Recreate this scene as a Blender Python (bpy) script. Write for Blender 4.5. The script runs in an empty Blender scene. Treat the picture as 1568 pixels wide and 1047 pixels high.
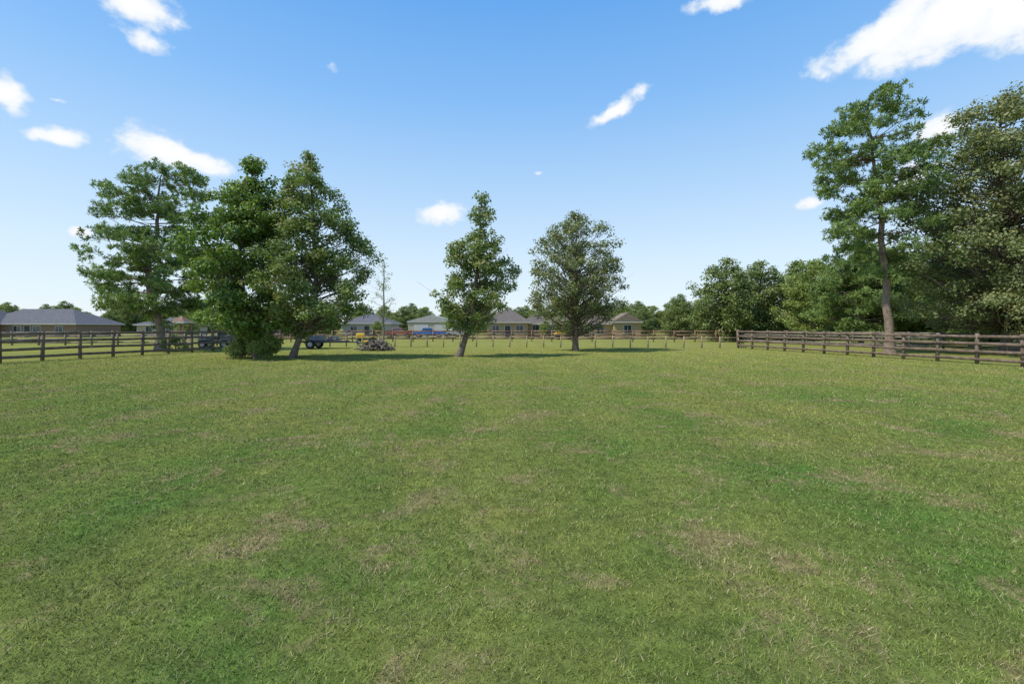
import bpy, math, numpy as np
from mathutils import Vector
D=bpy.data; scene=bpy.context.scene; R=np.random.default_rng
scene.view_settings.view_transform='Standard'; scene.view_settings.look='None'
scene.view_settings.exposure=0; scene.view_settings.gamma=1

def link(o):
    scene.collection.objects.link(o); return o
def empty(name,loc=(0,0,0),rot=0):
    e=D.objects.new(name,None); e.empty_display_size=.3; e.location=loc; e.rotation_euler=(0,0,rot); return link(e)

# ---------------------------------------------------------------- materials
def newmat(name):
    m=D.materials.new(name); m.use_nodes=True; nt=m.node_tree
    for n in list(nt.nodes): nt.nodes.remove(n)
    out=nt.nodes.new('ShaderNodeOutputMaterial'); return m,nt,out
def N(nt,t,**kw):
    n=nt.nodes.new(t)
    for k,v in kw.items(): setattr(n,k,v)
    return n
def setin(n,**kw):
    for k,v in kw.items(): n.inputs[k].default_value=v
def mixcol(nt,fac,a,b,mode='MIX'):
    n=nt.nodes.new('ShaderNodeMix'); n.data_type='RGBA'; n.blend_type=mode; n.clamp_factor=True
    for s,v in ((0,fac),(6,a),(7,b)):
        if hasattr(v,'is_output'): nt.links.new(v,n.inputs[s])
        elif s==0: n.inputs[s].default_value=v
        else: n.inputs[s].default_value=(*v,1) if len(v)==3 else v
    return n.outputs[2]
def maprange(nt,v,a,b,c=0.,d=1.,smooth=False):
    n=nt.nodes.new('ShaderNodeMapRange'); n.clamp=True
    if smooth: n.interpolation_type='SMOOTHSTEP'
    nt.links.new(v,n.inputs[0])
    for i,x in zip((1,2,3,4),(a,b,c,d)): n.inputs[i].default_value=x
    return n.outputs[0]
def math_(nt,op,a,b=None,c=None):
    n=nt.nodes.new('ShaderNodeMath'); n.operation=op
    for i,v in enumerate((a,b,c)):
        if v is None: continue
        if hasattr(v,'is_output'): nt.links.new(v,n.inputs[i])
        else: n.inputs[i].default_value=v
    return n.outputs[0]
def noise(nt,vec,scale,detail=3,rough=.55,dist=0.):
    n=nt.nodes.new('ShaderNodeTexNoise'); n.inputs['Scale'].default_value=scale
    n.inputs['Detail'].default_value=detail; n.inputs['Roughness'].default_value=rough
    n.inputs['Distortion'].default_value=dist
    if vec is not None: nt.links.new(vec,n.inputs['Vector'])
    return n.outputs['Fac']
def plain(name,col,rough=.6,var=.25,scale=3.,metal=0.,bump=0.,spec=.4):
    m,nt,out=newmat(name); p=N(nt,'ShaderNodeBsdfPrincipled')
    g=N(nt,'ShaderNodeNewGeometry')
    f=noise(nt,g.outputs['Position'],scale,3,.6)
    a=tuple(max(0,c*(1-var)) for c in col); b=tuple(min(1,c*(1+var)) for c in col)
    nt.links.new(mixcol(nt,maprange(nt,f,.3,.7),a,b),p.inputs['Base Color'])
    setin(p,Roughness=rough,Metallic=metal); p.inputs['Specular IOR Level'].default_value=spec
    if bump:
        bn=N(nt,'ShaderNodeBump'); bn.inputs['Strength'].default_value=bump; nt.links.new(noise(nt,g.outputs['Position'],scale*8,2),bn.inputs['Height'])
        nt.links.new(bn.outputs[0],p.inputs['Normal'])
    nt.links.new(p.outputs[0],out.inputs[0]); return m
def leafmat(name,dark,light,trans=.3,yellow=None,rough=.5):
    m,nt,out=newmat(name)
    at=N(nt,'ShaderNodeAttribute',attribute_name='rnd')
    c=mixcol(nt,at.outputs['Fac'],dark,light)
    if yellow:
        c=mixcol(nt,maprange(nt,at.outputs['Fac'],.93,.97),c,yellow)
    p=N(nt,'ShaderNodeBsdfPrincipled'); setin(p,Roughness=rough); p.inputs['Specular IOR Level'].default_value=.3
    nt.links.new(c,p.inputs['Base Color'])
    t=N(nt,'ShaderNodeBsdfTranslucent')
    c2=mixcol(nt,1.,c,(1.35,1.35,.5),'MULTIPLY'); nt.links.new(c2,t.inputs['Color'])
    mx=N(nt,'ShaderNodeMixShader'); mx.inputs[0].default_value=trans
    nt.links.new(p.outputs[0],mx.inputs[1]); nt.links.new(t.outputs[0],mx.inputs[2]); nt.links.new(mx.outputs[0],out.inputs[0])
    return m

# lawn colour group in world metres
lg=D.node_groups.new('lawn_colour','ShaderNodeTree')
lg.interface.new_socket('Color',in_out='OUTPUT',socket_type='NodeSocketColor')
lg.interface.new_socket('Dry',in_out='OUTPUT',socket_type='NodeSocketFloat')
go=lg.nodes.new('NodeGroupOutput'); gg=lg.nodes.new('ShaderNodeNewGeometry')
P=gg.outputs['Position']
sx=lg.nodes.new('ShaderNodeSeparateXYZ'); lg.links.new(P,sx.inputs[0])
big=noise(lg,P,.30,3,.62,.5); med=noise(lg,P,2.0,3,.75); dryn=noise(lg,P,.85,5,.78,.5)
c=mixcol(lg,maprange(lg,big,.36,.62),(.100,.182,.040),(.215,.225,.062))
c=mixcol(lg,maprange(lg,med,.38,.64,0,.8),c,(.128,.158,.048))
c=mixcol(lg,maprange(lg,sx.outputs['Y'],8,34,0,.66),c,(.300,.298,.080))
dry=maprange(lg,dryn,.505,.66,0,.8,True)
c=mixcol(lg,dry,c,(.268,.208,.112))
st=math_(lg,'SINE',math_(lg,'ADD',math_(lg,'MULTIPLY',sx.outputs['X'],2.9),math_(lg,'MULTIPLY',big,5)))
c=mixcol(lg,maprange(lg,st,-.7,.7,0,.09),c,(.40,.38,.12))
lg.links.new(c,go.inputs[0]); lg.links.new(dry,go.inputs[1])

def lawn_ground():
    m,nt,out=newmat('lawn_ground')
    g=N(nt,'ShaderNodeGroup'); g.node_tree=lg
    geo=N(nt,'ShaderNodeNewGeometry')
    f=noise(nt,geo.outputs['Position'],7,6,.85)
    c=mixcol(nt,1.,g.outputs[0],mixcol(nt,maprange(nt,f,.34,.66),(.50,.54,.48),(1.35,1.33,1.28)),'MULTIPLY')
    p=N(nt,'ShaderNodeBsdfDiffuse')
    nt.links.new(c,p.inputs['Color'])
    b=N(nt,'ShaderNodeBump'); setin(b,Strength=.7,Distance=.06); nt.links.new(f,b.inputs['Height'])
    nt.links.new(b.outputs[0],p.inputs['Normal']); nt.links.new(p.outputs[0],out.inputs[0]); return m
def blade_mat():
    m,nt,out=newmat('grass_blades')
    g=N(nt,'ShaderNodeGroup'); g.node_tree=lg
    at=N(nt,'ShaderNodeAttribute',attribute_name='rnd')
    r=at.outputs['Fac']
    c=mixcol(nt,1.,g.outputs[0],mixcol(nt,maprange(nt,r,0,.85),(.48,.60,.5),(1.85,1.8,1.7)),'MULTIPLY')
    thr=math_(nt,'SUBTRACT',.93,math_(nt,'MULTIPLY',g.outputs[1],.42))
    c=mixcol(nt,math_(nt,'MULTIPLY',math_(nt,'GREATER_THAN',r,thr),.75),c,(.44,.36,.23))
    p=N(nt,'ShaderNodeBsdfDiffuse')
    nt.links.new(c,p.inputs['Color']); nt.links.new(p.outputs[0],out.inputs[0]); return m

M_ground=lawn_ground(); M_blade=blade_mat()
M_bark=plain('bark',(.17,.14,.11),.9,.45,9,bump=.6,spec=.1)
M_pbark=plain('pine_bark',(.24,.18,.14),.9,.4,7,bump=.6,spec=.1)
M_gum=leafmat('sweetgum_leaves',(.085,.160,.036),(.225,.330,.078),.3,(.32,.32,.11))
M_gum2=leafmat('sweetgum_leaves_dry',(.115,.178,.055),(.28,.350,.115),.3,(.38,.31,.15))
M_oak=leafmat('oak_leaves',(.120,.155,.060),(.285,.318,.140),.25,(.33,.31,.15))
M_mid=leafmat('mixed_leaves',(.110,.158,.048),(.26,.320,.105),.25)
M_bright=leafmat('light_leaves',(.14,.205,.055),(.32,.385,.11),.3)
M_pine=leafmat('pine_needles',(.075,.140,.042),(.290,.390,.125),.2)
M_wood=plain('fence_wood',(.185,.138,.104),.85,.4,4,bump=.3,spec=.15)
M_woodr=plain('fence_wood_red',(.23,.145,.105),.85,.3,3,bump=.2,spec=.15)
M_woodl=plain('post_wood',(.34,.27,.17),.85,.3,5,bump=.2,spec=.15)
M_woodg=plain('grey_wood',(.22,.195,.165),.85,.3,5,spec=.15)
M_wire=plain('galvanised_wire',(.35,.35,.34),.5,.1,3,metal=.6)
M_tyre=plain('tyre_rubber',(.02,.02,.02),.8,.2); M_dark=plain('dark_metal',(.04,.04,.045),.45,.2)
M_glass=plain('window_glass',(.03,.045,.06),.08,.1,spec=.8); M_white=plain('white_trim',(.50,.49,.46),.6,.06)
M_steel=plain('steel',(.35,.36,.37),.4,.15,metal=.7); M_yel=plain('yellow_paint',(.75,.48,.03),.35,.1)
M_blue=plain('blue_paint',(.05,.15,.42),.3,.1); M_red=plain('red_paint',(.26,.09,.06),.4,.1)
M_grey=plain('grey_paint',(.22,.23,.24),.35,.1)

# ---------------------------------------------------------------- mesh helpers
def quadmesh(name,V,F,mats,mi=None,rnd=None,smooth=None,loc=(0,0,0)):
    me=D.meshes.new(name); V=np.asarray(V,dtype=np.float32); F=np.asarray(F,dtype=np.int32)
    k=F.shape[1]; nF=len(F)
    me.vertices.add(len(V)); me.vertices.foreach_set('co',V.ravel())
    me.loops.add(nF*k); me.loops.foreach_set('vertex_index',F.ravel())
    me.polygons.add(nF); me.polygons.foreach_set('loop_start',np.arange(0,nF*k,k,dtype=np.int32))
    for m in mats: me.materials.append(m)
    if mi is not None: me.polygons.foreach_set('material_index',np.asarray(mi,dtype=np.int32))
    if smooth is not None: me.polygons.foreach_set('use_smooth',np.asarray(smooth,dtype=bool))
    if rnd is not None:
        a=me.attributes.new('rnd','FLOAT','FACE'); a.data.foreach_set('value',np.asarray(rnd,dtype=np.float32))
    me.update(calc_edges=True); me.validate()
    o=D.objects.new(name,me); o.location=loc; return link(o)
def tube(pts,rad,n=6):
    pts=np.asarray(pts,float); m=len(pts); V=[];F=[]
    for i in range(m):
        t=pts[min(i+1,m-1)]-pts[max(i-1,0)]; t/=np.linalg.norm(t)+1e-9
        a=np.cross(t,[0.,0,1]) if abs(t[2])<.9 else np.cross(t,[1.,0,0]); a/=np.linalg.norm(a); b=np.cross(t,a)
        for j in range(n):
            th=2*math.pi*j/n; V.append(pts[i]+rad[i]*(a*math.cos(th)+b*math.sin(th)))
    for i in range(m-1):
        for j in range(n): F.append((i*n+j,i*n+(j+1)%n,(i+1)*n+(j+1)%n,(i+1)*n+j))
    return np.array(V),np.array(F)
def unit(a): return a/(np.linalg.norm(a,axis=-1,keepdims=True)+1e-9)
def leaves(C,Nrm,L,W,g):
    """diamond leaves at C, normal Nrm"""
    n=len(C); r=unit(g.normal(size=(n,3))); a=unit(np.cross(Nrm,r)); b=np.cross(Nrm,a)
    L=L[:,None]; W=W[:,None]
    V=np.stack([C-a*L*.5,C+b*W*.5+Nrm*W*.12,C+a*L*.5,C-b*W*.5+Nrm*W*.12],1).reshape(-1,3)
    return V,np.arange(4*n).reshape(n,4)
def needles(C,Dv,L,W,g):
    n=len(C); r=unit(g.normal(size=(n,3))); b=unit(np.cross(Dv,r)); L=L[:,None];W=W[:,None]
    V=np.stack([C,C+Dv*L*.5+b*W*.5,C+Dv*L,C+Dv*L*.5-b*W*.5],1).reshape(-1,3)
    return V,np.arange(4*n).reshape(n,4)

def tree(name,base,H,prof,axis,ncl,cr,per,leaf,mleaf,mbark,tr,seed,kind='leaf',bare=0.0,trunktop=.96,lobe=.28,upsw=.45,extra=None):
    g=R(seed); prof=np.array(prof); axis=np.array(axis)
    def ax(z): return np.stack([np.interp(z,axis[:,0],axis[:,1]),np.interp(z,axis[:,0],axis[:,2]),z],-1)
    Vs=[];Fs=[];mi=[];rn=[];nv=0
    def add(V,F,m,r):
        nonlocal nv
        Vs.append(V);Fs.append(F+nv);nv+=len(V);mi.append(np.full(len(F),m));rn.append(r)
    # trunk with root flare
    zs=np.linspace(0,H*trunktop,16); tp=ax(zs); tp[1:-1,:2]+=g.normal(size=(14,2))*.035*(H/10)
    rad=tr*(1-zs/(H*1.0))**.85+.012; rad[0]*=1.5; tp[0,2]=-.08
    V,F=tube(tp,rad,9); add(V,F,0,np.zeros(len(F)))
    def ra(z): return float(tr*(1-min(z,H*.97)/H)**.85+.012)
    # clumps
    zz=np.linspace(prof[0,0],prof[-1,0],200); rr=np.interp(zz,prof[:,0],prof[:,1]); w=(rr+.25)**1.45; w/=w.sum()
    z=g.choice(zz,size=ncl,p=w)+g.normal(size=ncl)*.05
    th=g.random(ncl)*2*math.pi; ph=g.random(4)*6.28
    if kind=='pine':  # whorled layers of limbs, foliage gathered toward limb ends
        lay=1.05*(H/14); li=np.round(z/lay); z=li*lay+g.normal(size=ncl)*.20
        nb=5; th=(np.floor(th/(2*math.pi)*nb)+g.normal(size=ncl)*.2+li*.37+np.sin(li*7.3)*.3)*2*math.pi/nb
    Rz=np.interp(z,prof[:,0],prof[:,1])
    lb=1+lobe*(np.sin(2*th+ph[0]+z*.9)*.5+np.sin(3*th+ph[1]-z*1.7)*.5+np.sin(5*th+ph[2]+z*2.6)*.35)
    u=g.random(ncl)**.45
    rad_=np.maximum(Rz*lb*u-cr*.35,0.)
    if kind=='pine': z=z+rad_*.16
    C=ax(z); C[:,0]+=np.cos(th)*rad_; C[:,1]+=np.sin(th)*rad_
    if extra is not None: C=np.concatenate([C,np.array(extra)]); 
    n2=len(C)
    for i in range(n2):
        a0=ax(np.array([C[i,2]]))[0]; d=np.linalg.norm(C[i,:2]-a0[:2])
        zs_=max(H*.1,C[i,2]-d*(upsw if kind=='leaf' else .12)-.1); zs_=min(zs_,H*trunktop*.97)
        s=ax(np.array([zs_]))[0]; e=C[i]
        if d<.25 or (kind=='pine' and g.random()<.3): continue
        mid=s*.45+e*.55+np.array([0,0,-.05*d if kind=='leaf' else -.07*d])+g.normal(size=3)*.06*d
        r0=min(ra(zs_)*.5,(.010 if kind=='leaf' else .008)+(.011 if kind=='leaf' else .011)*d)
        V,F=tube([s,mid,e],[r0,r0*.6,r0*.22],4); add(V,F,0,np.zeros(len(F)))
        if bare and g.random()<bare:
            for _ in range(3):
                e2=e+g.normal(size=3)*.4+np.array([0,0,.2]); V,F=tube([mid,(mid+e2)/2,e2],[.012,.008,.004],3); add(V,F,0,np.zeros(len(F)))
    # foliage
    crs=cr*g.uniform(.65,1.3,n2); tone=g.uniform(-.25,.25,n2)
    cnt=np.maximum(5,(per*(crs/cr)**2*g.uniform(.6,1.3,n2))).astype(int)
    idx=np.repeat(np.arange(n2),cnt); n=len(idx)
    if kind=='leaf':
        dirs=unit(g.normal(size=(n,3))); q=g.random(n)**.5
        # clumps are broken into smaller sprays
        off=dirs*(q*crs[idx])[:,None]; off+=np.sin(off[:,[1,2,0]]*9/cr+tone[idx][:,None]*20)*cr*.16
        off*=np.array([1.1,1.1,.78])
        c=C[idx]+off
        nr=unit(dirs*.65+np.array([0,0,.55])+g.normal(size=(n,3))*.55)
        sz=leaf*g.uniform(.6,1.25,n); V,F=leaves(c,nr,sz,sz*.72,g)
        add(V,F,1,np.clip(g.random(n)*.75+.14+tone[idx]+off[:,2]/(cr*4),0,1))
    else:
        # each tuft is a compact bottle-brush of needles at a twig end
        nt_=n; dirs=unit(g.normal(size=(nt_,3))); q=g.random(nt_)**.4
        off=dirs*(q*crs[idx])[:,None]*np.array([1.1,1.1,.62]); tc=C[idx]+off
        k=15; ci=np.repeat(np.arange(nt_),k); m=len(ci)
        axd=unit(dirs*np.array([1,1,.4])+np.array([0,0,.8]))
        dv=unit(axd[ci]*.55+unit(g.normal(size=(m,3)))*.95)
        L=leaf*g.uniform(.7,1.15,m)*g.uniform(.8,1.2,nt_)[ci]; V,F=needles(tc[ci]+axd[ci]*(g.random(m)*.12)[:,None],dv,L,np.full(m,leaf*.21),g)
        tt=g.random(nt_)*.85+.02+tone[idx]
        add(V,F,1,np.clip(tt[ci]+g.random(m)*.2,0,1))
    F=np.concatenate(Fs); mi=np.concatenate(mi)
    return quadmesh(name,np.concatenate(Vs),F,[mbark,mleaf],mi,np.concatenate(rn),mi==0,loc=(base[0],base[1],0))

# ---------------------------------------------------------------- world / sun / camera
EL,AZ=math.radians(54),math.radians(-112)
w=D.worlds.new('World'); scene.world=w; w.use_nodes=True; nt=w.node_tree
for n in list(nt.nodes): nt.nodes.remove(n)
out=N(nt,'ShaderNodeOutputWorld'); bg=N(nt,'ShaderNodeBackground'); bg.inputs[1].default_value=.15
sky=N(nt,'ShaderNodeTexSky'); sky.sky_type='NISHITA'; sky.sun_disc=False; sky.sun_elevation=EL; sky.sun_rotation=AZ
sky.altitude=0; sky.air_density=1.0; sky.dust_density=.6; sky.ozone_density=1.3
tc=N(nt,'ShaderNodeTexCoord'); sp=N(nt,'ShaderNodeSeparateXYZ'); nt.links.new(tc.outputs['Generated'],sp.inputs[0])
az=math_(nt,'ARCTAN2',sp.outputs[0],sp.outputs[1]); el=math_(nt,'ARCSINE',sp.outputs[2])
cb=N(nt,'ShaderNodeCombineXYZ'); nt.links.new(az,cb.inputs[0]); nt.links.new(el,cb.inputs[1])
nz=N(nt,'ShaderNodeTexNoise'); setin(nz,Scale=14.,Detail=3.,Roughness=.6); nt.links.new(cb.outputs[0],nz.inputs['Vector'])
wm=N(nt,'ShaderNodeVectorMath',operation='SUBTRACT'); nt.links.new(nz.outputs['Color'],wm.inputs[0]); wm.inputs[1].default_value=(.5,.5,.5)
ws=N(nt,'ShaderNodeVectorMath',operation='MULTIPLY_ADD'); nt.links.new(wm.outputs[0],ws.inputs[0]); ws.inputs[1].default_value=(.06,.03,0); nt.links.new(cb.outputs[0],ws.inputs[2])
# clouds: tangent of azimuth, tangent of elevation on the view meridian, half sizes, tilt deg, strength
clouds=[(-.931,.396,.060,.020,0,1.05),(-.72,.366,.095,.030,-4,1.15),(-.655,.348,.07,.022,-8,1.),(-1.05,.486,.05,.034,0,1.1),(-.77,.662,.10,.034,0,1.0),(-.76,.598,.065,.024,0,.8),
 (.77,.615,.15,.030,20,1.2),(.93,.655,.18,.052,10,1.35),(1.06,.67,.12,.06,0,1.3),(.218,.455,.07,.015,25,.95),(-.146,.240,.056,.021,5,1.0),(.43,.672,.07,.018,0,.9),
 (.88,.415,.05,.028,10,1.),(.83,.31,.06,.03,10,1.),(.614,.261,.03,.013,0,.9),(-.89,.195,.03,.016,0,.8),(-.37,.54,.035,.035,0,.22),(.057,.322,.03,.008,0,.5),(-.95,.475,.035,.012,0,.5)]
acc=None
for (u,v,a,b,t,s) in clouds:
    A=math.atan(u); c_=math.cos(A); E=math.atan(v*c_)
    m=N(nt,'ShaderNodeMapping'); m.vector_type='TEXTURE'
    m.inputs['Location'].default_value=(A,E,0); m.inputs['Rotation'].default_value=(0,0,math.radians(t)); m.inputs['Scale'].default_value=(a*c_*c_*1.2,b*c_*1.2,1)
    nt.links.new(ws.outputs[0],m.inputs[0])
    ln=N(nt,'ShaderNodeVectorMath',operation='LENGTH'); nt.links.new(m.outputs[0],ln.inputs[0])
    f=math_(nt,'SUBTRACT',s,ln.outputs['Value'])
    acc=f if acc is None else math_(nt,'MAXIMUM',acc,f)
mp2=N(nt,'ShaderNodeMapping'); mp2.inputs['Scale'].default_value=(1,1.4,1); nt.links.new(cb.outputs[0],mp2.inputs[0])
fb=noise(nt,mp2.outputs[0],22,5,.6)
den=math_(nt,'ADD',acc,math_(nt,'MULTIPLY',math_(nt,'SUBTRACT',fb,.5),1.5))
alpha=maprange(nt,den,0,.6,0,1,True)
ccol=mixcol(nt,maprange(nt,den,.3,1.),(5.8,6.2,6.6),(6.8,6.8,6.8))
# humid summer sky: saturated blue overhead, pale toward the horizon
rp=N(nt,'ShaderNodeValToRGB'); nt.links.new(math_(nt,'MAXIMUM',sp.outputs[2],0.),rp.inputs[0]); cr_=rp.color_ramp
cr_.elements[0].position=0; cr_.elements[0].color=(.80,.89,.95,1); cr_.elements[1].position=.85; cr_.elements[1].color=(.05,.23,.68,1)
for p_,c_ in ((.137,(.65,.81,.96)),(.26,(.46,.69,.96)),(.42,(.24,.52,.94)),(.56,(.13,.40,.88))):
    e=cr_.elements.new(p_); e.color=(*c_,1)
sc=N(nt,'ShaderNodeVectorMath',operation='SCALE'); nt.links.new(rp.outputs[0],sc.inputs[0]); sc.inputs['Scale'].default_value=6.667
sc2=N(nt,'ShaderNodeVectorMath',operation='SCALE'); nt.links.new(sky.outputs[0],sc2.inputs[0]); sc2.inputs['Scale'].default_value=1.6
base_=mixcol(nt,.12,sc.outputs[0],sc2.outputs[0])
col=mixcol(nt,alpha,base_,ccol)
nt.links.new(col,bg.inputs[0]); nt.links.new(bg.outputs[0],out.inputs[0])

S=Vector((math.cos(EL)*math.sin(AZ),math.cos(EL)*math.cos(AZ),math.sin(EL)))
sl=D.lights.new('sun','SUN'); sl.energy=4.4; sl.angle=math.radians(.8); sl.color=(1,.94,.82)
so=link(D.objects.new('sun',sl)); so.rotation_euler=S.to_track_quat('Z','Y').to_euler(); so.location=(-40,-10,50)
cd=D.cameras.new('camera'); cam=link(D.objects.new('camera',cd)); cam.location=(0,0,1.7); cam.rotation_euler=(math.radians(90),0,0)
cd.sensor_width=36; cd.lens=17; cd.shift_y=-.0137; cd.clip_end=3000; cd.clip_start=.05; scene.camera=cam

# ---------------------------------------------------------------- ground + lawn
quadmesh('ground',[(-1200,-300,0),(1200,-300,0),(1200,1800,0),(-1200,1800,0)],[(0,1,2,3)],[M_ground])
g=R(5); NB=800000
yy=np.linspace(1.3,42,4000); pdf=(2.3*yy+2.6)*(2.5/yy)**1.6; cdf=np.cumsum(pdf); cdf/=cdf[-1]
y=np.interp(g.random(NB),cdf,yy); x=(g.random(NB)*2-1)*(1.15*y+1.3)
keep=(x>-25)&(x<22)&(y<22+20*g.random(NB)); x=x[keep]; y=y[keep]; n=len(x)
# clumpiness
cl=np.sin(x*7.1+np.sin(y*5.3)*1.7)*np.sin(y*6.7+np.sin(x*4.1)*2.1)+.7*np.sin(x*17+np.sin(y*13)*2)*np.sin(y*19+np.sin(x*11)*2)
L=g.uniform(.018,.040,n)*(1+.25*cl)*(1+.012*y); W=.0038*(np.maximum(y,2)/2.5)**.75*g.uniform(.7,1.4,n)
wide=g.random(n)<.10; W[wide]*=2.3; L[wide]*=.75
th=g.random(n)*6.283; la=g.random(n)*6.283; ln_=L*g.uniform(.3,1.25,n)
b=np.stack([x,y,np.full(n,-.002)],1); sv=np.stack([np.cos(th),np.sin(th),0*th],1)*W[:,None]*.5
tip=b+np.stack([np.cos(la)*ln_,np.sin(la)*ln_,L*g.uniform(.45,1,n)],1)
V=np.stack([b-sv,b+sv,tip],1).reshape(-1,3)
quadmesh('lawn_grass',V,np.arange(3*n).reshape(n,3),[M_blade],None,np.clip(g.random(n)+.06*cl,0,1))

# ---------------------------------------------------------------- boxes etc
class Obj:
    def __init__(s,name,loc,rot=0): s.e=empty(name,loc,rot)
    def mesh(s,name,V,F,mat,bev=0,smooth=False):
        me=D.meshes.new(name); me.from_pydata([tuple(v) for v in V],[],F); me.materials.append(mat); me.update()
        if smooth: me.polygons.foreach_set('use_smooth',[True]*len(me.polygons))
        o=link(D.objects.new(name,me)); o.parent=s.e
        if bev: md=o.modifiers.new('b','BEVEL'); md.width=bev; md.segments=2; md.limit_method='ANGLE'
        return o
    def box(s,name,c,sz,mat,bev=0,top=(1,1),shift=(0,0)):
        x,y,z=c; a,b,h=sz[0]/2,sz[1]/2,sz[2]/2; V=[]
        for k,(tx,ty,ox,oy) in ((-1,(1,1,0,0)),(1,(top[0],top[1],shift[0],shift[1]))):
            for sx_,sy_ in ((-1,-1),(1,-1),(1,1),(-1,1)): V.append((x+sx_*a*tx+ox,y+sy_*b*ty+oy,z+k*h))
        F=[(3,2,1,0),(4,5,6,7),(0,1,5,4),(1,2,6,5),(2,3,7,6),(3,0,4,7)]
        return s.mesh(name,V,F,mat,bev)
    def cyl(s,name,c,r,h,mat,axis='Z',n=20,r2=None):
        r2=r if r2 is None else r2; V=[];F=[]
        for k,q in ((-.5,r),(.5,r2)):
            for j in range(n):
                t=2*math.pi*j/n; p=(q*math.cos(t),q*math.sin(t),k*h)
                if axis=='Y': p=(p[0],p[2],p[1])
                if axis=='X': p=(p[2],p[0],p[1])
                V.append((c[0]+p[0],c[1]+p[1],c[2]+p[2]))
        for j in range(n): F.append((j,(j+1)%n,n+(j+1)%n,n+j))
        F+= [tuple(range(n-1,-1,-1)),tuple(range(n,2*n))]
        return s.mesh(name,V,F,mat,min(r,.05)*.2)
    def bar(s,name,p,q,r,mat,n=8):
        V,F=tube([p,q],[r,r],n); return s.mesh(name,V,[tuple(int(i) for i in f) for f in F],mat,smooth=True)

# ---------------------------------------------------------------- fences
def boxV(c,u,v,w_):
    c,u,v,w_=map(np.array,(c,u,v,w_)); V=[]
    for k in (-1,1):
        for a,b in ((-1,-1),(1,-1),(1,1),(-1,1)): V.append(c+u*a+v*b+w_*k)
    return V,[(3,2,1,0),(4,5,6,7),(0,1,5,4),(1,2,6,5),(2,3,7,6),(3,0,4,7)]
def fence(name,pts,h0,h1,rails,mat,sp=1.8,post=.06,bw=.07,wires=0,seed=1,side=1,postmat=None,extra=.06):
    g=R(seed); V=[];F=[];mi=[]
    def add(bx,m=0):
        n0=len(V); V.extend(bx[0]); F.extend([tuple(i+n0 for i in f) for f in bx[1]]); mi.extend([m]*6)
    P=[]; tot=sum(math.dist(pts[i],pts[i+1]) for i in range(len(pts)-1)); run=0
    for i in range(len(pts)-1):
        a,b=np.array(pts[i],float),np.array(pts[i+1],float); L=np.linalg.norm(b-a); k=max(1,round(L/sp))
        for j in range(k+(i==len(pts)-2)): P.append((a+(b-a)*j/k,h0+(h1-h0)*(run+L*j/k)/tot))
        run+=L
    for i,(p,h) in enumerate(P):
        t=g.normal(size=2)*.012; hh=h+extra+g.normal()*.015
        add(boxV((p[0]+t[0]/2,p[1]+t[1]/2,hh/2-.05),(post,0,0),(0,post,0),(t[0],t[1],hh/2+.05)),1 if postmat else 0)
        if i+1<len(P):
            q,h2=P[i+1]; d=np.array([q[0]-p[0],q[1]-p[1],0]); l=np.linalg.norm(d); d/=l; nn=np.array([-d[1],d[0],0])*side
            for r in rails:
                za,zb=h*r+g.normal()*.012,h2*r+g.normal()*.012
                a=np.array([p[0],p[1],za])+nn*(post+.014); b=np.array([q[0],q[1],zb])+nn*(post+.014)
                dd=(b-a)/2; add(boxV((a+b)/2,dd*.997,nn*.012,(0,0,bw)))
            for k in range(wires):
                z=h*(.12+.8*k/max(1,wires-1)); z2=h2*(.12+.8*k/max(1,wires-1))
                a=np.array([p[0],p[1],z])-nn*(post+.006); b=np.array([q[0],q[1],z2])-nn*(post+.006)
                add(boxV((a+b)/2,(b-a)/2,nn*.003,(0,0,.004)),2)
    quadmesh(name,V,F,[mat,postmat or mat,M_wire],mi)
fence('board_fence',[(23.6,12.3),(22.2,21),(19.0,40.6)],1.32,1.46,(.17,.43,.70,.95),M_wood,seed=2,wires=6)
fence('board_fence',[(-27.0,14.),(-24.7,23.3),(-21.4,37.),(-20.6,43)],1.5,1.46,(.17,.43,.70,.95),M_wood,seed=3,side=-1,wires=6)
fence('post_and_wire_fence',[(-20.6,43),(-12,43.6),(19.0,40.6)],1.0,.92,(.95,),M_woodl,sp=1.45,post=.05,bw=.03,wires=4,seed=4,postmat=M_woodl)
fence('board_fence',[(-34,58),(0,60),(27,58)],1.4,1.35,(.3,.62,.94),M_woodr,sp=2.4,seed=6,bw=.09)
fence('board_fence',[(-70,45),(-34,48),(-21.5,43)],1.3,1.35,(.2,.45,.70,.95),M_woodg,sp=2.4,seed=7)
fence('board_fence',[(60,30),(33,37),(27,58)],1.3,1.35,(.2,.45,.70,.95),M_woodg,sp=2.4,seed=8)
fence('board_fence',[(19.0,40.6),(27,58)],1.45,1.4,(.2,.45,.70,.95),M_wood,sp=2.2,seed=9)

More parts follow.
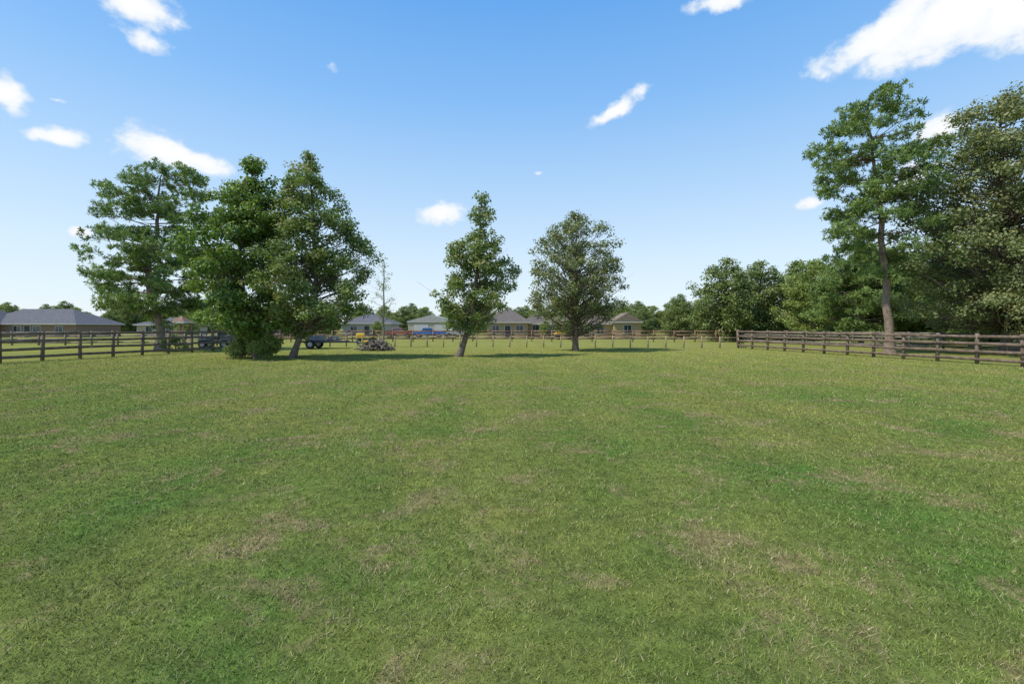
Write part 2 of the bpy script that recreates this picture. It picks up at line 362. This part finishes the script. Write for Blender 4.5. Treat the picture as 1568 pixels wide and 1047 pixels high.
# ---------------------------------------------------------------- trees
tree('pine_tree',(-26.2,36),13.6,[(2.1,1.5),(3,3.7),(5,4.5),(7,4.3),(8.3,3.2),(10,3.3),(11.8,3.4),(13,2.4),(13.6,.5)],
     [(0,0,0),(2,.0,0),(5,-.9,0),(7,-.9,0),(8.5,-.2,0),(13.7,.1,0)],230,.58,22,.27,M_pine,M_pbark,.30,11,'pine',lobe=.16)
tree('sweetgum_tree',(-14.1,26.8),11.1,[(1.3,1.0),(1.9,2.2),(4.7,2.75),(7.2,2.5),(8.3,1.9),(9.4,1.4),(10.6,.7),(11.1,.15)],
     [(0,0,0),(2,-.4,0),(4.7,-1.1,0),(7.2,-.9,0),(9.4,-.35,0),(11.1,-.2,0)],260,.52,150,.18,M_gum,M_bark,.17,12)
tree('sweetgum_tree',(-12.2,26.8),11.2,[(1.4,.9),(2.2,2.7),(3.4,3.1),(4.7,3.0),(7.2,2.5),(9.5,1.8),(10.6,1.1),(11.2,.2)],
     [(0,0,0),(2,.7,0),(3,1.3,0),(4.7,1.35,0),(7.2,1.2,0),(11.2,.9,0)],290,.46,130,.15,M_gum2,M_bark,.16,13,bare=.12)
tree('sweetgum_tree',(-3.17,28.6),9.7,[(1.4,.8),(2.2,1.8),(3.6,2.3),(4.6,2.25),(5.6,2.0),(6.7,1.5),(7.3,.8),(8.5,.6),(9.7,.12)],
     [(0,0,0),(2,.7,0),(4,1.0,0),(6,1.25,0),(9.7,1.4,0)],175,.42,120,.155,M_gum2,M_bark,.17,44,bare=.2,lobe=.30)
tree('oak_tree',(4.75,36),10.05,[(1.3,1.2),(2.2,2.7),(3.6,3.6),(5.5,3.75),(7.0,3.5),(8.3,3.0),(9.3,2.1),(10.0,.9)],
     [(0,0,0),(10,0,0)],330,.46,80,.155,M_oak,M_bark,.2,15,bare=.4,lobe=.14,upsw=.7)
tree('bare_tree',(-11.2,42),7.7,[(2,.5),(3,1.2),(5,1.3),(6.5,.9),(7.7,.2)],[(0,0,0),(7.7,.1,0)],46,.3,9,.13,M_bright,M_woodg,.09,16,bare=.9)
tree('pine_tree',(25,32),17.1,[(5.5,1.2),(6.5,2.8),(7.4,4.2),(9,3.3),(11.7,4.1),(14,3.8),(15.8,3.0),(17,1.0)],
     [(0,0,0),(7,-.3,0),(11,-.9,0),(17.1,-1.5,0)],165,.58,23,.27,M_pine,M_pbark,.27,17,'pine',lobe=.22)
tree('oak_tree',(31.8,31),16.4,[(1.3,3.8),(2.6,5.8),(6,6.2),(10.1,5.6),(12.5,4.8),(14.3,3.6),(15.8,2.1),(16.4,.6)],
     [(0,0,0),(16,-.5,0)],660,.66,140,.18,M_oak,M_bark,.34,18,lobe=.16,bare=.1)
t1=tree('oak_tree',(26.4,60),10,[(.4,2.8),(2,3.9),(5,4.0),(7.5,3.3),(9.3,1.9),(10,.4)],[(0,0,0),(10,.2,0)],230,.72,95,.27,M_mid,M_bark,.22,21,lobe=.25)
t2=tree('pine_tree',(33.2,46),9.6,[(.6,2.5),(2,3.8),(5,4.1),(7,3.2),(8.6,1.9),(9.6,.4)],[(0,0,0),(9.6,-.2,0)],190,.7,22,.34,M_pine,M_pbark,.2,22,'pine')
t3=tree('elm_tree',(33.0,53),9.0,[(.4,1.8),(2,3.0),(4.5,3.4),(7,2.9),(8.3,1.8),(9.0,.4)],[(0,0,0),(9,.1,0)],170,.62,95,.23,M_bright,M_woodl,.15,23,lobe=.3)
def copy(o,name,x,y,s,rz,sz=1,par=None):
    c=D.objects.new(name,o.data); link(c); c.location=(x,y,0); c.scale=(s,s,s*sz); c.rotation_euler=(0,0,rz)
    if par: c.parent=par
    return c
for (o,nm,x,y,s,r,sz) in [(t1,'oak_tree',33.0,64,1.02,2,1),(t1,'oak_tree',39,66,1.05,4,1),(t1,'oak_tree',28.5,82,.72,1,1),(t3,'elm_tree',39,50,1.1,3,1),
    (t2,'pine_tree',44,50,1.05,1,1),(t1,'oak_tree',52,52,1.15,2.5,1),(t1,'oak_tree',60,48,1.2,.5,1),(t3,'elm_tree',47,42,.95,5,1),(t2,'pine_tree',39,41,.85,5,1),
    (t1,'oak_tree',46,68,1.1,.3,1),(t1,'oak_tree',33,95,.7,.3,1),(t2,'pine_tree',56,70,1.3,.3,1),
    (t1,'oak_tree',-44,82,.62,1,.8),(t3,'elm_tree',-50,75,.6,2,.8),(t1,'oak_tree',-36,90,.6,3,.8),(t1,'oak_tree',-56,95,.6,4,.7),(t1,'oak_tree',36,80,.8,5,.9),
    (t3,'elm_tree',23,104,.7,1,.9),(t1,'oak_tree',27,100,.6,3,.9),(t3,'elm_tree',5.5,80,.32,1,1),(t3,'elm_tree',-24.5,88,.36,2,.9),(t1,'oak_tree',-9.5,90,.3,2,.9)]:
    copy(o,nm,x,y,s,r,sz)
# distant woodland: one named parent carrying its instanced trees, a belt two to three trees deep
wd=empty('distant_woodland',(0,150,0)); g=R(70)
for k in range(96):
    x=-215+k*4.5+g.normal()*1.2; s=.76+.1*math.sin(x*.06)+g.normal()*.05+(.14 if x>45 else 0)
    copy((t1,t3,t1)[k%3],'woodland_tree',x,g.normal()*7,s*1.2,g.random()*6.28,.88,wd)
for k in range(60):
    x=-210+k*7.2+g.normal()*1.5; copy((t1,t3)[k%2],'woodland_tree',x,22+g.normal()*5,1.05+g.normal()*.06,g.random()*6.28,.95,wd)
# shrubs at the foot of the sweetgums
tree('shrub',(-13.4,26.4),1.5,[(.1,.55),(.5,.85),(1,.7),(1.45,.25)],[(0,0,0),(1.3,0,0)],36,.28,90,.11,M_bright,M_bark,.03,31)
tree('shrub',(-15.4,27.6),1.6,[(.1,.8),(.5,1.1),(1,.8),(1.5,.2)],[(0,0,0),(1.5,0,0)],40,.3,80,.12,M_gum2,M_bark,.03,32)
tree('shrub',(-14.5,28),1.3,[(.1,.6),(.5,.9),(1,.7),(1.3,.2)],[(0,0,0),(1.3,0,0)],30,.28,80,.12,M_gum,M_bark,.03,34)
tree('shrub',(-24.2,34.8),1.2,[(.1,.6),(.5,.9),(1,.5),(1.2,.2)],[(0,0,0),(1.2,0,0)],22,.28,70,.12,M_gum,M_bark,.03,33)

# ---------------------------------------------------------------- buildings
def shingle(name,col): return plain(name,col,.9,.2,2.5,bump=.2,spec=.15)
R_grey=shingle('grey_shingles',(.13,.13,.14)); R_tan=shingle('tan_shingles',(.21,.17,.13)); R_brn=shingle('brown_shingles',(.15,.13,.115))
W_tan=plain('tan_siding',(.34,.26,.16),.8,.08); W_brick=plain('brick',(.24,.165,.12),.9,.3,6,bump=.2); W_cream=plain('cream_siding',(.42,.37,.28),.8,.06); W_white=plain('white_siding',(.36,.355,.33),.8,.05); W_yel=plain('yellow_siding',(.36,.275,.15),.8,.06)
M_barnroof=plain('barn_roof_metal',(.40,.39,.36),.5,.1,2)
def roof(o,name,cx,cy,w_,d,ze,zr,mat,hip=None,ov=.5,axis='X'):
    """hip roof, or gable when hip==0; ridge runs along `axis`"""
    a,b=w_/2+ov,d/2+ov
    if axis=='X':
        h=min(b,a) if hip is None else hip
        top=[(cx-a+h,cy,zr),(cx+a-h,cy,zr)]
        V=[(cx-a,cy-b,ze),(cx+a,cy-b,ze),(cx+a,cy+b,ze),(cx-a,cy+b,ze)]+top
        F=[(0,1,5,4),(2,3,4,5),(1,2,5),(3,0,4),(3,2,1,0)]
    else:
        h=min(b,a) if hip is None else hip
        top=[(cx,cy-b+h,zr),(cx,cy+b-h,zr)]
        V=[(cx-a,cy-b,ze),(cx+a,cy-b,ze),(cx+a,cy+b,ze),(cx-a,cy+b,ze)]+top
        F=[(0,1,4),(1,2,5,4),(2,3,5),(3,0,4,5),(3,2,1,0)]
    o.mesh(name,V,F,mat)
    o.box(name+'_fascia',(cx,cy,ze-.105),(2*a-.02,2*b-.02,.2),M_white)
def win(o,i,x,y,z,w_=1.2,h=1.3):
    o.box(f'window_frame_{i}',(x,y-.03,z),(w_+.2,.06,h+.2),M_white); o.box(f'window_{i}',(x,y-.075,z),(w_,.03,h),M_glass)
    o.box(f'window_bar_{i}',(x,y-.10,z),(.05,.02,h),M_white)
def door(o,i,x,y,w_=1.0,h=2.1,mat=None):
    o.box(f'door_frame_{i}',(x,y-.03,h/2+.05),(w_+.2,.06,h+.1),M_white); o.box(f'door_{i}',(x,y-.075,h/2),(w_,.03,h),mat or M_dark)
# left brick house
o=Obj('brick_house',(-88,92,0)); o.box('walls',(0,0,1.2),(19,10,2.4),W_brick); roof(o,'roof',0,0,19,10,2.5,5.3,R_grey)
o.box('wing_walls',(-7,-6,1.2),(6,4,2.4),W_brick); roof(o,'wing_roof',-7,-5.0,6,6,2.5,4.9,R_grey,0,axis='Y')
o.mesh('gable_wall',[(-10,-8.02,2.45),(-4,-8.02,2.45),(-7,-8.02,4.5)],[(0,1,2)],W_white)
for i,x in enumerate((-7,-1,2.5,6.5)): win(o,i,x,-8 if i==0 else -5,1.35)
door(o,0,.8,-5)
o=Obj('tan_house',(-70,100,0)); o.box('walls',(0,0,1.2),(9,8,2.4),W_cream); roof(o,'roof',0,0,9,8,2.4,3.9,R_grey); win(o,0,-2,-4,1.3); win(o,1,2,-4,1.3)
# centre-left houses
o=Obj('brick_house',(-44,90,0)); o.box('walls',(0,0,1.3),(12,9,2.6),W_brick); roof(o,'roof',0,0,12,9,2.6,4.9,R_brn,0); win(o,0,-3,-4.5,1.4); win(o,1,3,-4.5,1.4); door(o,0,0,-4.5)
o=Obj('grey_roof_house',(-29,100,0)); o.box('walls',(0,0,1.35),(9.5,8,2.7),W_white); roof(o,'roof',0,0,9.5,8,2.7,4.6,R_grey); win(o,0,-2.4,-4,1.4); win(o,1,2.6,-4,1.4); door(o,0,.2,-4)
o=Obj('metal_barn',(-15.5,97,0)); o.box('walls',(0,0,1.5),(9,8,3),W_cream); roof(o,'roof',0,0,9,8,3.0,4.2,M_barnroof,0,.2,axis='Y')
o.mesh('gable_wall',[(-4.5,-4.02,2.9),(4.5,-4.02,2.9),(0,-4.02,4.05)],[(0,1,2)],W_cream)
o.box('roller_door_1',(-2,-4.03,1.2),(2.8,.05,2.4),M_white); o.box('roller_door_2',(2,-4.03,1.2),(2.8,.05,2.4),M_white)
# hip-roof house
o=Obj('hip_roof_house',(-.8,92,0)); o.box('walls',(0,0,1.4),(7.4,7,2.8),W_tan); roof(o,'roof',0,0,7.4,7,2.8,5.5,R_brn,None,.6)
o.box('side_wing',(5.2,.6,1.3),(5,5.5,2.6),W_tan); roof(o,'side_roof',5.2,.6,5,5.5,2.6,4.5,R_brn,None,.4)
win(o,0,-2.2,-3.5,1.5); win(o,1,2.2,-3.5,1.5); door(o,0,0,-3.5); win(o,3,5.2,-2.15,1.5)
o=Obj('ranch_house',(13.2,90,0)); o.box('walls',(0,0,1.25),(16,8,2.5),W_yel); roof(o,'roof',0,0,16,8,2.5,4.0,R_tan)
o.box('gable_wing',(7,-3,1.4),(4.6,5,2.8),W_yel); roof(o,'gable_roof',7,-3,4.6,5,2.8,4.4,R_tan,0,.4,axis='Y')
o.mesh('gable_wall',[(4.7,-5.53,2.75),(9.3,-5.53,2.75),(7,-5.53,4.1)],[(0,1,2)],W_yel)
for i,x in enumerate((-6,-3,2.5)): win(o,i,x,-4,1.4)
win(o,5,7,-5.5,1.5); door(o,0,0,-4)
for i,x in enumerate((-7.5,-4.5,-1.5,1.5)): o.box(f'porch_post_{i}',(x,-4.35,1.2),(.12,.12,2.4),M_white)
# wooden playset with tower, roof and swing
o=Obj('wooden_playset',(-41,60,0))
for i,(x,y_) in enumerate(((-.7,-.7),(.7,-.7),(.7,.7),(-.7,.7))): o.box(f'post_{i}',(x,y_,1.25),(.12,.12,2.5),M_woodr)
o.box('deck',(0,0,1.3),(1.6,1.6,.08),M_woodr); roof(o,'roof',0,0,1.5,1.5,2.5,3.2,M_woodr,None,.1)
o.bar('swing_beam',(.7,0,2.3),(3.8,0,2.3),.06,M_woodr); o.bar('leg_1',(3.8,0,2.3),(4.1,-.9,0),.05,M_woodr); o.bar('leg_2',(3.8,0,2.3),(4.1,.9,0),.05,M_woodr)
for k,x in enumerate((1.5,2.6)):
    o.bar(f'chain_{k}a',(x-.2,0,2.3),(x-.2,0,.6),.01,M_steel); o.bar(f'chain_{k}b',(x+.2,0,2.3),(x+.2,0,.6),.01,M_steel); o.box(f'seat_{k}',(x,0,.6),(.5,.2,.04),M_dark)

# ---------------------------------------------------------------- vehicles
def wheel(o,i,x,y,r,w_=.2):
    o.cyl(f'tyre_{i}',(x,y,r),r,w_,M_tyre,'Y',24); o.cyl(f'hub_{i}',(x,y-.02,r),r*.55,w_,M_steel,'Y',16)
# side by side utility vehicle behind the left fence
o=Obj('utility_vehicle',(-25.0,41,0),.1)
o.box('chassis',(0,0,.5),(2.5,1.2,.25),M_dark,.04); o.box('hood',(-.95,0,.82),(.75,1.25,.4),M_grey,.06,(.75,.9),(.08,0)); o.box('cargo_bed',(.95,0,.85),(.9,1.3,.4),M_grey,.04)
o.box('seat',(.15,0,.8),(.5,1.1,.2),M_dark,.04); o.box('seat_back',(.4,0,1.1),(.14,1.1,.5),M_dark,.04); o.box('roof',(.05,0,1.78),(1.2,1.25,.06),M_dark,.03)
for i,y_ in enumerate((-.58,.58)):
    o.bar(f'cage_front_{i}',(-.62,y_,.9),(-.4,y_,1.78),.03,M_dark); o.bar(f'cage_rear_{i}',(.55,y_,.9),(.5,y_,1.78),.03,M_dark)
o.bar('steering_column',(-.5,-.25,.9),(-.25,-.25,1.1),.02,M_dark); o.cyl('steering_wheel',(-.24,-.25,1.12),.17,.03,M_dark,'X')
k=0
for x in (-.85,.85):
    for y_ in (-.6,.6): wheel(o,k,x,y_,.33,.24); k+=1
# utility trailer
o=Obj('utility_trailer',(-15.4,40,0),.05)
o.box('deck',(0,0,.62),(3.2,1.7,.08),M_woodg); o.box('frame_rail_left',(0,-.88,.58),(3.3,.06,.16),M_dark,.01); o.box('frame_rail_right',(0,.88,.58),(3.3,.06,.16),M_dark,.01)
o.bar('tongue_left',(1.6,-.7,.55),(2.7,0,.5),.04,M_dark); o.bar('tongue_right',(1.6,.7,.55),(2.7,0,.5),.04,M_dark); o.bar('jack',(2.55,0,.9),(2.55,0,.05),.035,M_steel); o.cyl('coupler',(2.75,0,.5),.06,.14,M_steel,'X')
for k,(x,y_) in enumerate(((-.9,-1.0),(-.9,1.0))):
    wheel(o,k,x,y_,.36,.2); V=[];F=[]
    for j in range(9):
        t=math.pi*j/8; 
        for q in (-.13,.13): V.append((x+.45*math.cos(t),y_+q,.40+.45*math.sin(t)))
    for j in range(8): F.append((2*j,2*j+1,2*j+3,2*j+2))
    o.mesh(f'fender_{k}',V,F,M_steel)
for k,x in enumerate((-1.5,-.5,.5,1.5)):
    for s_ in (-.85,.85): o.bar(f'stake_{k}_{s_>0}',(x,s_,.62),(x,s_,1.0),.02,M_dark)
for s_ in (-.85,.85): o.bar(f'side_rail_{s_>0}',(-1.55,s_,1.0),(1.55,s_,1.0),.025,M_dark)
o.box('load_box',(-.7,0,.85),(1.1,1.1,.36),M_grey,.03); o.box('load_tarp',(.6,.1,.8),(1.0,1.0,.26),M_dark,.08,(.7,.7))
# yellow riding mower
def mower(name,loc,rot,s=1):
    o=Obj(name,loc,rot); o.e.scale=(s,s,s)
    o.box('hood',(-.55,0,.72),(.8,.55,.45),M_yel,.07,(.85,.85)); o.box('frame',(0,0,.4),(1.7,.5,.15),M_dark,.02); o.box('seat',(.35,0,.78),(.45,.45,.12),M_dark,.04); o.box('seat_back',(.58,0,1.0),(.1,.45,.4),M_dark,.03)
    o.box('fender',(.45,0,.62),(.75,.95,.1),M_yel,.04); o.box('mower_deck',(-.05,0,.2),(.8,1.15,.16),M_yel,.05); o.bar('steering_column',(-.12,0,.8),(.0,0,1.08),.02,M_dark); o.cyl('steering_wheel',(.0,0,1.1),.16,.03,M_dark)
    for k,(x,y_,r) in enumerate(((-.7,-.42,.2),(-.7,.42,.2),(.5,-.45,.28),(.5,.45,.28))): wheel(o,k,x,y_,r,.2)
mower('riding_mower',(-15.6,52,0),.2,1.2)
# yellow tractor with loader
o=Obj('loader_tractor',(7.6,70,0),math.pi)
o.box('body',(.2,0,1.0),(1.8,.8,.7),M_yel,.08); o.box('seat',(-.6,0,1.3),(.5,.5,.5),M_dark,.05); o.box('canopy',(-.5,0,2.3),(1.4,1.3,.08),M_yel,.03)
for k,(x,y_) in enumerate(((-1.1,-.55),(-1.1,.55),(.1,-.55),(.1,.55))): o.bar(f'canopy_post_{k}',(x,y_,1.2),(x,y_,2.3),.04,M_dark)
for k,y_ in enumerate((-.5,.5)): o.bar(f'loader_arm_{k}',(.1,y_,1.4),(2.1,y_,.6),.06,M_yel)
o.box('bucket',(2.35,0,.4),(.5,1.6,.5),M_dark,.04,(.6,1),(-.1,0))
for k,(x,y_,r) in enumerate(((-.7,-.75,.7),(-.7,.75,.7),(.9,-.65,.45),(.9,.65,.45))): wheel(o,k,x,y_,r,.3)
# pickups
def pickup(name,loc,rot,mat):
    o=Obj(name,loc,rot)
    o.box('lower_body',(0,0,.75),(5.3,1.85,.55),mat,.08); o.box('cab',(-.35,0,1.37),(2.1,1.7,.7),mat,.08,(.72,.85)); o.box('side_glass',(-.35,0,1.38),(1.75,1.74,.42),M_glass,.02,(.75,.88))
    o.box('bed_wall_left',(1.7,-.86,1.13),(1.8,.08,.22),mat,.02); o.box('bed_wall_right',(1.7,.86,1.13),(1.8,.08,.22),mat,.02); o.box('tailgate',(2.56,0,1.13),(.08,1.62,.22),mat,.02)
    o.box('front_bumper',(-2.68,0,.55),(.12,1.8,.22),M_steel,.03); o.box('rear_bumper',(2.70,0,.55),(.12,1.8,.2),M_steel,.03); o.box('headlight_left',(-2.63,-.7,.85),(.06,.3,.16),M_white); o.box('headlight_right',(-2.63,.7,.85),(.06,.3,.16),M_white)
    k=0
    for x in (-1.7,1.6):
        for y_ in (-.85,.85): wheel(o,k,x,y_,.4,.26); k+=1
pickup('pickup_truck',(-14,82,0),.1,M_blue); pickup('pickup_truck',(-9.4,84,0),.3,M_white); pickup('pickup_truck',(-20,86,0),0,M_red)
# brush pile at the foot of the bare tree
g=R(9); V=[];F=[];nv=0
for k in range(150):
    a=g.random()*6.28; r=g.random()**.5*1.25; h=.8*(1-(r/1.35)**2)*g.random()
    c=np.array([math.cos(a)*r,math.sin(a)*r*.7,.05+h]); d=unit(g.normal(size=3)*np.array([1,1,.35]))*g.uniform(.25,.65); rr=g.uniform(.02,.09)
    v,f=tube([c-d,c+g.normal(size=3)*.04,c+d],[rr,rr*.85,rr*.5],6); v[:,2]=np.maximum(v[:,2],-.03); V.append(v);F.append(f+nv);nv+=len(v)
quadmesh('brush_pile',np.concatenate(V),np.concatenate(F),[M_woodg],loc=(-10.2,36.5,0))
